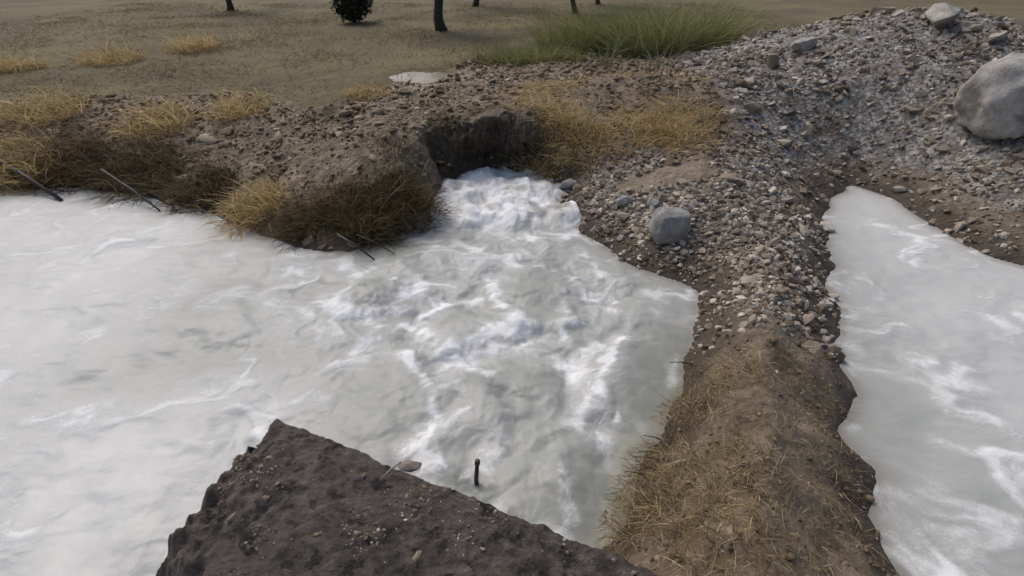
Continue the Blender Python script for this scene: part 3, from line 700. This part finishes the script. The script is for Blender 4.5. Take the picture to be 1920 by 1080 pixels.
# sparse dry grass over the field
x, y, z, D = scatter(110000, (-16, 9, 7.5, 26), tr, lambda x, y, D, g, fi, r: (fi > .6) & (g < .3) & (r < .15+.8*ss(-.2, .4, fbm(x*.55, y*.55, 4, 145))))
k = in_view(x, y, z); x, y, z = x[k], y[k], z[k]; n = len(x)
p = blades(np.stack([x, y, z-.005], 1), tr.random(n)*6.28, .5+.7*tr.random(n), .05+.11*tr.random(n), .008+.006*tr.random(n), .5+tr.random(n), tr, 3)
M_FG = mat_blade('field_grass', [(0, (.13, .10, .052)), (.5, (.20, .162, .082)), (.85, (.26, .222, .11)), (1, (.18, .19, .075))], (.13, .10, .055))
tag(blade_mesh('field_grass', [p], M_FG), 'sparse dry grass growing over the brown field', 'grass', kind='stuff')
# green growth at the edge of the field
g_ = 'green grass clumps along the field edge'
for px, py, n, r, ln, lab in [
  (1085, 98, 1300, .6, 1.0, 'dark green grass clump at the field edge below the forked tree'),
  (1140, 96, 1300, .6, 1.1, 'dense green grass clump beside the pale arching grass'),
  (1190, 98, 1300, .6, 1.1, 'dense green grass clump behind the pale arching grass'),
  (1240, 102, 1300, .65, 1.25, 'tall olive green grass clump at the end of the field edge'),
  (1010, 116, 800, .55, .45, 'low dark green grass clump at the bend of the field edge'),
  (960, 116, 600, .5, .35, 'lowest green grass clump next to the bare field'),
  (1300, 95, 1000, .65, 1.05, 'tall olive grass clump against the gravel heap')]:
    tuft('grass_clump', on_ground(px, py), n, r, ln, M_GREEN, lab, g_, tr, .55, 1.1, .011, None, ell=(1.5, .8), cat='grass clump')
tuft('pale_grass', on_ground(1135, 126), 60, .14, .85, M_PALEGR, 'pale green arching grass in front of the dense clumps', None, tr, .35, 1.3, .011, cat='grass clump')
tuft('pale_grass', on_ground(1238, 128), 45, .2, .7, M_PALEGR, 'pale green drooping grass in front of the olive clump', None, tr, .4, 1.4, .010, cat='grass clump')

# ------------------------------------------------------------------ straw spit by the headwall
g_ = 'straw tufts on the spit beside the headwall'
for px, py, n, r, ln, lab in [
  (1285, 775, 200, .16, .16, 'straw tuft at the narrow neck of the dyke'),
  (1245, 860, 240, .16, .17, 'golden straw tuft over the dark stalks on the spit'),
  (1220, 920, 260, .16, .16, 'straw tuft midway along the water side of the spit'),
  (1185, 985, 260, .14, .15, 'ochre straw tuft where the spit meets the headwall'),
  (1265, 960, 220, .18, .15, 'brown straw tuft on the crest of the spit'),
  (1380, 700, 200, .16, .16, 'straw tuft on the crest of the dyke beyond the spit'),
  (1400, 880, 300, .20, .16, 'straw tuft on the far side of the spit above the right water'),
  (1360, 1010, 280, .20, .16, 'straw tuft on the near end of the spit')]:
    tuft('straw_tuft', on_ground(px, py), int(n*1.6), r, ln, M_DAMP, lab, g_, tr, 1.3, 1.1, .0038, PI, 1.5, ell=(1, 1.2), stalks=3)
# loose straw lying about the spit
x, y, z, D = scatter(26000, (.2, 2.7, .2, 3.6), tr, lambda x, y, D, g, fi, r: (D > .03) & (r < .75*ss(-.25, .3, fbm(x*3, y*3, 3, 142))*ss(3.5, 2.7, y)))
n = len(x)
p = blades(np.stack([x, y, z+.012], 1), tr.random(n)*6.28, np.full(n, 1.45)+tr.normal(size=n)*.12, .03+.09*tr.random(n)**1.5, .0018+.003*tr.random(n)**2, tr.normal(size=n)*.35, tr, 3)
tag(blade_mesh('straw', [p], M_DAMP), 'loose straw strewn over the muddy spit', 'straw', kind='stuff')
# loose straw on the slope right of the inflow
x, y, z, D = scatter(12000, (.0, 3.6, 6.2, 9.0), tr, lambda x, y, D, g, fi, r: (D > .1) & (g < .5) & (r < .1+.55*ss(0, .4, fbm(x*.9, y*.9, 3, 141))))
n = len(x)
p = blades(np.stack([x, y, z+.012], 1), tr.random(n)*6.28, np.full(n, 1.4)+tr.normal(size=n)*.15, .10+.22*tr.random(n), .005+.004*tr.random(n), tr.normal(size=n)*.3, tr, 3)
tag(blade_mesh('straw', [p], M_STRAW), 'loose straw strewn over the bank right of the inflow', 'straw', kind='stuff')
# dark stalks poking from the spit over the water
for px, py, a, l, lab in [(1283, 692, 3.1, .16, 'lone dark stalk poking out at the narrow neck of the dyke'), (1248, 835, 3.5, .18, 'longest dark stalk crossing the others on the spit'), (1240, 842, 2.8, .16, 'dark stalk crossing under the longest one on the spit'),
  (1232, 858, 3.2, .17, 'straight dark stalk just below the crossed pair on the spit'), (1226, 872, 3.05, .17, 'straight dark stalk second below the crossed pair on the spit'), (1210, 888, 3.4, .12, 'short dark stalk midway along the water side of the spit'),
  (1236, 826, 3.9, .14, 'dark stalk just above the crossed pair on the spit'), (1196, 905, 2.9, .12, 'dark stalk closest to the headwall on the spit')]:
    c = on_ground(px, py); zz = max(c.z, .0)
    o = tube('dead_stalk', [(0, 0, 0), (math.cos(a)*l*.5, math.sin(a)*l*.5, .02), (math.cos(a)*l, math.sin(a)*l, .015)], .0045, .0025, M_TWIG); o.location = (c.x+.05, c.y, zz+.03)
    tag(o, lab, 'stalk', 'dark dead stalks poking from the spit')

# twigs under the tussock and on the left shore
def twig(px0, py0, z0, px1, py1, z1, r, label):
    a, b = P(px0, py0, z0), P(px1, py1, z1)
    A, B = Vector((*a, z0)), Vector((*b, z1)); m = (A+B)/2+Vector((0, 0, .02))
    o = tube('twig', [Vector((0, 0, 0)), m-A, B-A], r, r*.6, M_TWIG, None, 7); o.location = A
    tag(o, label, 'twig', 'dark twigs reaching into the water')
twig(632, 440, .22, 702, 487, .0, .013, 'thick black twig slanting into the water under the tussock')
twig(668, 440, .16, 740, 476, .0, .008, 'thin black twig right beside the thick one under the tussock')
twig(-20, 290, .35, 115, 375, .01, .035, 'thick dark branch slanting into the water on the far left shore')
twig(190, 318, .30, 300, 395, .01, .016, 'thinner dark branch reaching into the water on the left shore')

# ------------------------------------------------------------------ headwall under the observer
ZT = .80
A = np.array(P(300, 690, ZT)); B = np.array(P(1330, 1104, ZT)); C = np.array([1.1, -.9]); Dd = A+np.array([-.20, -.40])
nu, nv = 300, 170
u = np.linspace(0, 1, nu); v = np.linspace(0, 1, nv)**1.25
U_, V_ = np.meshgrid(u, v)
def bil(U_, V_):
    top = A[None]*(1-U_.ravel()[:, None])+B[None]*U_.ravel()[:, None]; bot = Dd[None]*(1-U_.ravel()[:, None])+C[None]*U_.ravel()[:, None]
    return top*(1-V_.ravel()[:, None])+bot*V_.ravel()[:, None]
wl_ = np.linalg.norm(B-A); rc = .16                          # worn round corner
a_ = np.clip(1-U_*wl_/rc, 0, 1); b_ = np.clip(1-V_*2.2/rc, 0, 1); bothc = (a_ > 0) & (b_ > 0)
U_ = np.where(bothc, (1-a_*np.sqrt(1-b_**2/2))*rc/wl_, U_); V_ = np.where(bothc, (1-b_*np.sqrt(1-a_**2/2))*rc/2.2, V_)
xy = bil(U_, V_); ex = .020*fbm(xy[:, 0]*4, xy[:, 1]*4, 5, 151, .6); ey = .028*fbm(xy[:, 0]*4+30, xy[:, 1]*4, 5, 152, .6)
gu, gv = np.meshgrid(u, v); e = np.exp(-gv.ravel()/.03)+np.exp(-gu.ravel()/.05)
rag = np.exp(-gu.ravel()/.06); tt = gv.ravel()
xy[:, 0] += rag*(.05*fbm(tt*9, tt*0+2, 4, 158, .6)+.0*tt)
xy[:, 0] += ex*np.minimum(e, 1); xy[:, 1] += ey*np.minimum(e, 1)
zt = ZT+.020*fbm(xy[:, 0]*2.2, xy[:, 1]*2.2, 4, 153)+.034*np.abs(fbm(xy[:, 0]*8, xy[:, 1]*8, 4, 154, .6))+.011*fbm(xy[:, 0]*30, xy[:, 1]*30, 3, 155)
gu, gv = np.meshgrid(u, v); zt -= .035*np.exp(-gv.ravel()/.018)+.04*np.exp(-gu.ravel()/.03)+.03*np.exp(-(1-U_.ravel())/.03)
brk_ = ss(.36, .02, gu.ravel()+.09*fbm(xy[:, 0]*3, xy[:, 1]*3, 4, 160, .6)); zt -= 1.0*brk_**1.5      # the far end is broken away and under water
Vt = np.column_stack([xy, zt]); Ft = grid_faces(nu, nv)
# skirt down into the water all the way round
ring = np.concatenate([np.arange(nu), nu*np.arange(1, nv)+nu-1, nu*(nv-1)+np.arange(nu-2, -1, -1), nu*np.arange(nv-2, 0, -1)])
rows = [Vt[ring]]; nr = 14
cen = Vt[:, :2].mean(0)
for i in range(1, nr+1):
    q = Vt[ring].copy(); q[:, 2] -= 1.3*(i/nr)**1.2
    out = (q[:, :2]-cen); out /= np.linalg.norm(out, axis=1)[:, None]
    q[:, :2] += out*(.020*fbm(np.arange(len(ring))*.06, q[:, 2]*5, 4, 156)[:, None]-.004)
    rows.append(q)
nb = len(Vt); Vt = np.concatenate([Vt]+rows[1:]); k = len(ring); sk = []
for i in range(nr):
    a = ring if i == 0 else nb+(i-1)*k+np.arange(k); b = nb+i*k+np.arange(k)
    sk.append(np.stack([a, np.roll(a, -1), np.roll(b, -1), b], 1)[:, ::-1])
wall = link('headwall', mesh_np('headwall', Vt, np.concatenate([Ft]+sk)[:, ::-1] if False else np.concatenate([Ft[:, ::-1]]+sk), True), M_WALL)
tag(wall, 'dark weathered concrete headwall with embedded pebbles, its far end broken into the water', 'wall')
def wall_z(x, y):
    d = (Vt[:nb, 0]-x)**2+(Vt[:nb, 1]-y)**2; return float(Vt[int(np.argmin(d)), 2])
# pebbles set in its top
n = 5200; uu = .12+.87*tr.random(n); vv = .02+tr.random(n)**1.3*.60; xy2 = bil(uu, vv)
kk = tr.random(n) < ss(-.1, .35, fbm(xy2[:, 0]*3.5, xy2[:, 1]*3.5, 3, 159)); xy2 = xy2[kk]; n = len(xy2)
zz = np.array([wall_z(*q) for q in xy2]); s = np.clip(np.exp(tr.normal(-5.7, .55, n)), .0016, .013)
joined_stones('pebbles', np.column_stack([xy2, zz+s*.1]), s, np.clip(.1+tr.random(n)*.9, 0, 1), M_GRAV, wall, tr)
# lumps of dried mud on it
n = 30; uu = .25+.7*tr.random(n); vv = .03+tr.random(n)*.57; xy2 = bil(uu, vv); zz = np.array([wall_z(*q) for q in xy2])
s = np.clip(np.exp(tr.normal(-4.5, .35, n)), .006, .02)
single_stones('mud_lump', np.column_stack([xy2, zz+s*.05]), s, M_CLOD, wall, tr, CLODS)
a = P(752, 868, ZT+.03); b = P(716, 902, ZT+.01)
o = tube('dry_straw', [(0, 0, 0), ((b[0]-a[0])*.5, (b[1]-a[1])*.5, .0), (b[0]-a[0], b[1]-a[1], -.012)], .0045, .003, M_STALK); o.location = (*a, ZT+.035)
tag(o, 'short pale straw stem lying on the edge of the headwall', 'stem')
# stone chip at the edge beside it
o = link('flat_stone', block_rock(26, (.055, .04, .020), 14), mat_simple('tan_stone', (.16, .13, .10), (.24, .20, .16), 15)); q = P(765, 868, ZT); o.location = (*q, wall_z(*q)+.008)
tag(o, 'flat tan stone on the edge of the headwall', 'stone')

# stake standing in the pool in front of the headwall
b = P(892, 912, .0); st = empty('stake', (*b, -.45)); tag(st, 'dark rusty stake standing in the water off the headwall', 'stake')
tube('shaft', [(0, 0, 0), (.002, .0, .2), (.007, .003, .38), (.004, .001, .5), (.014, .0, .63)], .014, .011, M_TWIG, st, 10, [1, 1.1, .92, 1.06, .97])
tube('head', [(.0138, 0, .622), (.0155, .001, .648)], .0150, .0135, M_TWIG, st, 10)

# ------------------------------------------------------------------ trees in the field
def tree(px, py, r, h, lean, label, seed, forks=3, crown=True, limb=None):
    c = on_ground(px, py); t = empty('orchard_tree', (c.x, c.y, c.z-.05)); tag(t, label, 'tree', 'orchard trees in the field')
    rg = np.random.default_rng(seed); path = [(lean*h*k+.05*math.sin(k*7+seed), .04*math.cos(k*5+seed), h*k) for k in np.linspace(0, 1, 9)]
    bm_ = tube('trunk', path, r*1.05, r*.72, M_BARK, t, 12, [1.25, 1.05, .92, .9, .95, 1.02, 1.05, 1.1, 1.2])
    for vtx in bm_.data.vertices:
        vtx.co += Vector((1, 1, 0))*mnoise.noise(vtx.co*6+Vector((seed, 0, 0)))*r*.25
    tip = Vector(path[-1]); ends = []
    for i in range(forks+1):
        a = 6.28*i/(forks+1)+seed; d = Vector((math.cos(a)*.75, math.sin(a)*.75, .75)); L_ = .9+.5*rg.random()
        pp = [tip+d*L_*k+Vector((0, 0, .15*math.sin(k*4+a))) for k in np.linspace(-.04, 1, 6)]
        tube('limb', pp, r*.55, r*.18, M_BARK, t, 8); ends.append(pp[-1]); ends.append(pp[3])
    n = 3600; cen_ = np.array([list(q) for q in ends]); w = cen_[rg.integers(0, len(cen_), n)]
    q = rg.normal(size=(n, 3)); q /= np.linalg.norm(q, axis=1)[:, None]; pos = w+q*(.62*rg.random((n, 1))**.5)*np.array([1, 1, .8])+np.array([0, 0, .25])
    pos = pos[pos[:, 2] > h*.95]; n = len(pos)
    a = rg.random(n)*6.28; e_ = rg.normal(size=n)*.6; d = np.stack([np.cos(a)*np.cos(e_), np.sin(a)*np.cos(e_), np.sin(e_)], 1); b_ = np.cross(d, rg.normal(size=(n, 3))); b_ /= np.linalg.norm(b_, axis=1)[:, None]
    ll = .07+.05*rg.random((n, 1)); Vl = np.stack([pos-d*ll, pos+b_*ll*.28, pos+d*ll, pos-b_*ll*.28], 1).reshape(-1, 3)
    Fl = np.arange(4*n).reshape(n, 4); me = mesh_np('crown', Vl, Fl, False, {'shade': np.repeat(rg.random(n), 4)})
    link('crown', me, M_OLIVE, t); return t
M_OLIVE = mat_leaf('orchard_leaves', (.035, .05, .022), (.10, .125, .065))
tree(829, 57, .14, 1.35, -.10, 'nearest orchard tree with a thick bare trunk left of centre', 3)
tree(893, 12, .11, 1.5, .05, 'farther orchard tree just right of the nearest trunk', 5)
tree(1076, 24, .10, 1.25, -.05, 'forked orchard tree above the green grass clumps', 8)
tree(1120, 8, .10, 1.5, .06, 'far orchard tree right of the forked one', 9)
tree(430, 20, .11, 1.5, .06, 'orchard tree far out on the left side of the field', 13)
# dark bush at the field's left
c = on_ground(664, 42); bsh = empty('bush', (c.x, c.y, c.z)); tag(bsh, 'dark dense bush in the field left of the trees', 'bush')
rg = np.random.default_rng(77)
for i in range(4):
    a = i*1.57; tube('stem', [(0, 0, -.05), (.15*math.cos(a), .15*math.sin(a), .3), (.35*math.cos(a), .35*math.sin(a), .75)], .03, .012, M_BARK, bsh, 6)
n = 5200; q = rg.normal(size=(n, 3)); q /= np.linalg.norm(q, axis=1)[:, None]
lob = 1+.8*fbm(q[:, 0]*2.2, q[:, 1]*2.2+q[:, 2]*1.7, 3, 78); pos = q*(.5*rg.random((n, 1))**.4*lob[:, None])*np.array([1.1, 1.1, 1.25])+np.array([0, 0, .62])
pos = pos[pos[:, 2] > .05]; n = len(pos)
d = rg.normal(size=(n, 3)); d /= np.linalg.norm(d, axis=1)[:, None]; b_ = np.cross(d, rg.normal(size=(n, 3))); b_ /= np.linalg.norm(b_, axis=1)[:, None]; ll = .04+.03*rg.random((n, 1))
me = mesh_np('crown', np.stack([pos-d*ll, pos+b_*ll*.45, pos+d*ll, pos-b_*ll*.45], 1).reshape(-1, 3), np.arange(4*n).reshape(n, 4), False, {'shade': np.repeat(rg.random(n), 4)})
link('crown', me, mat_leaf('dark_bush_leaves', (.018, .02, .010), (.05, .05, .025)), bsh)
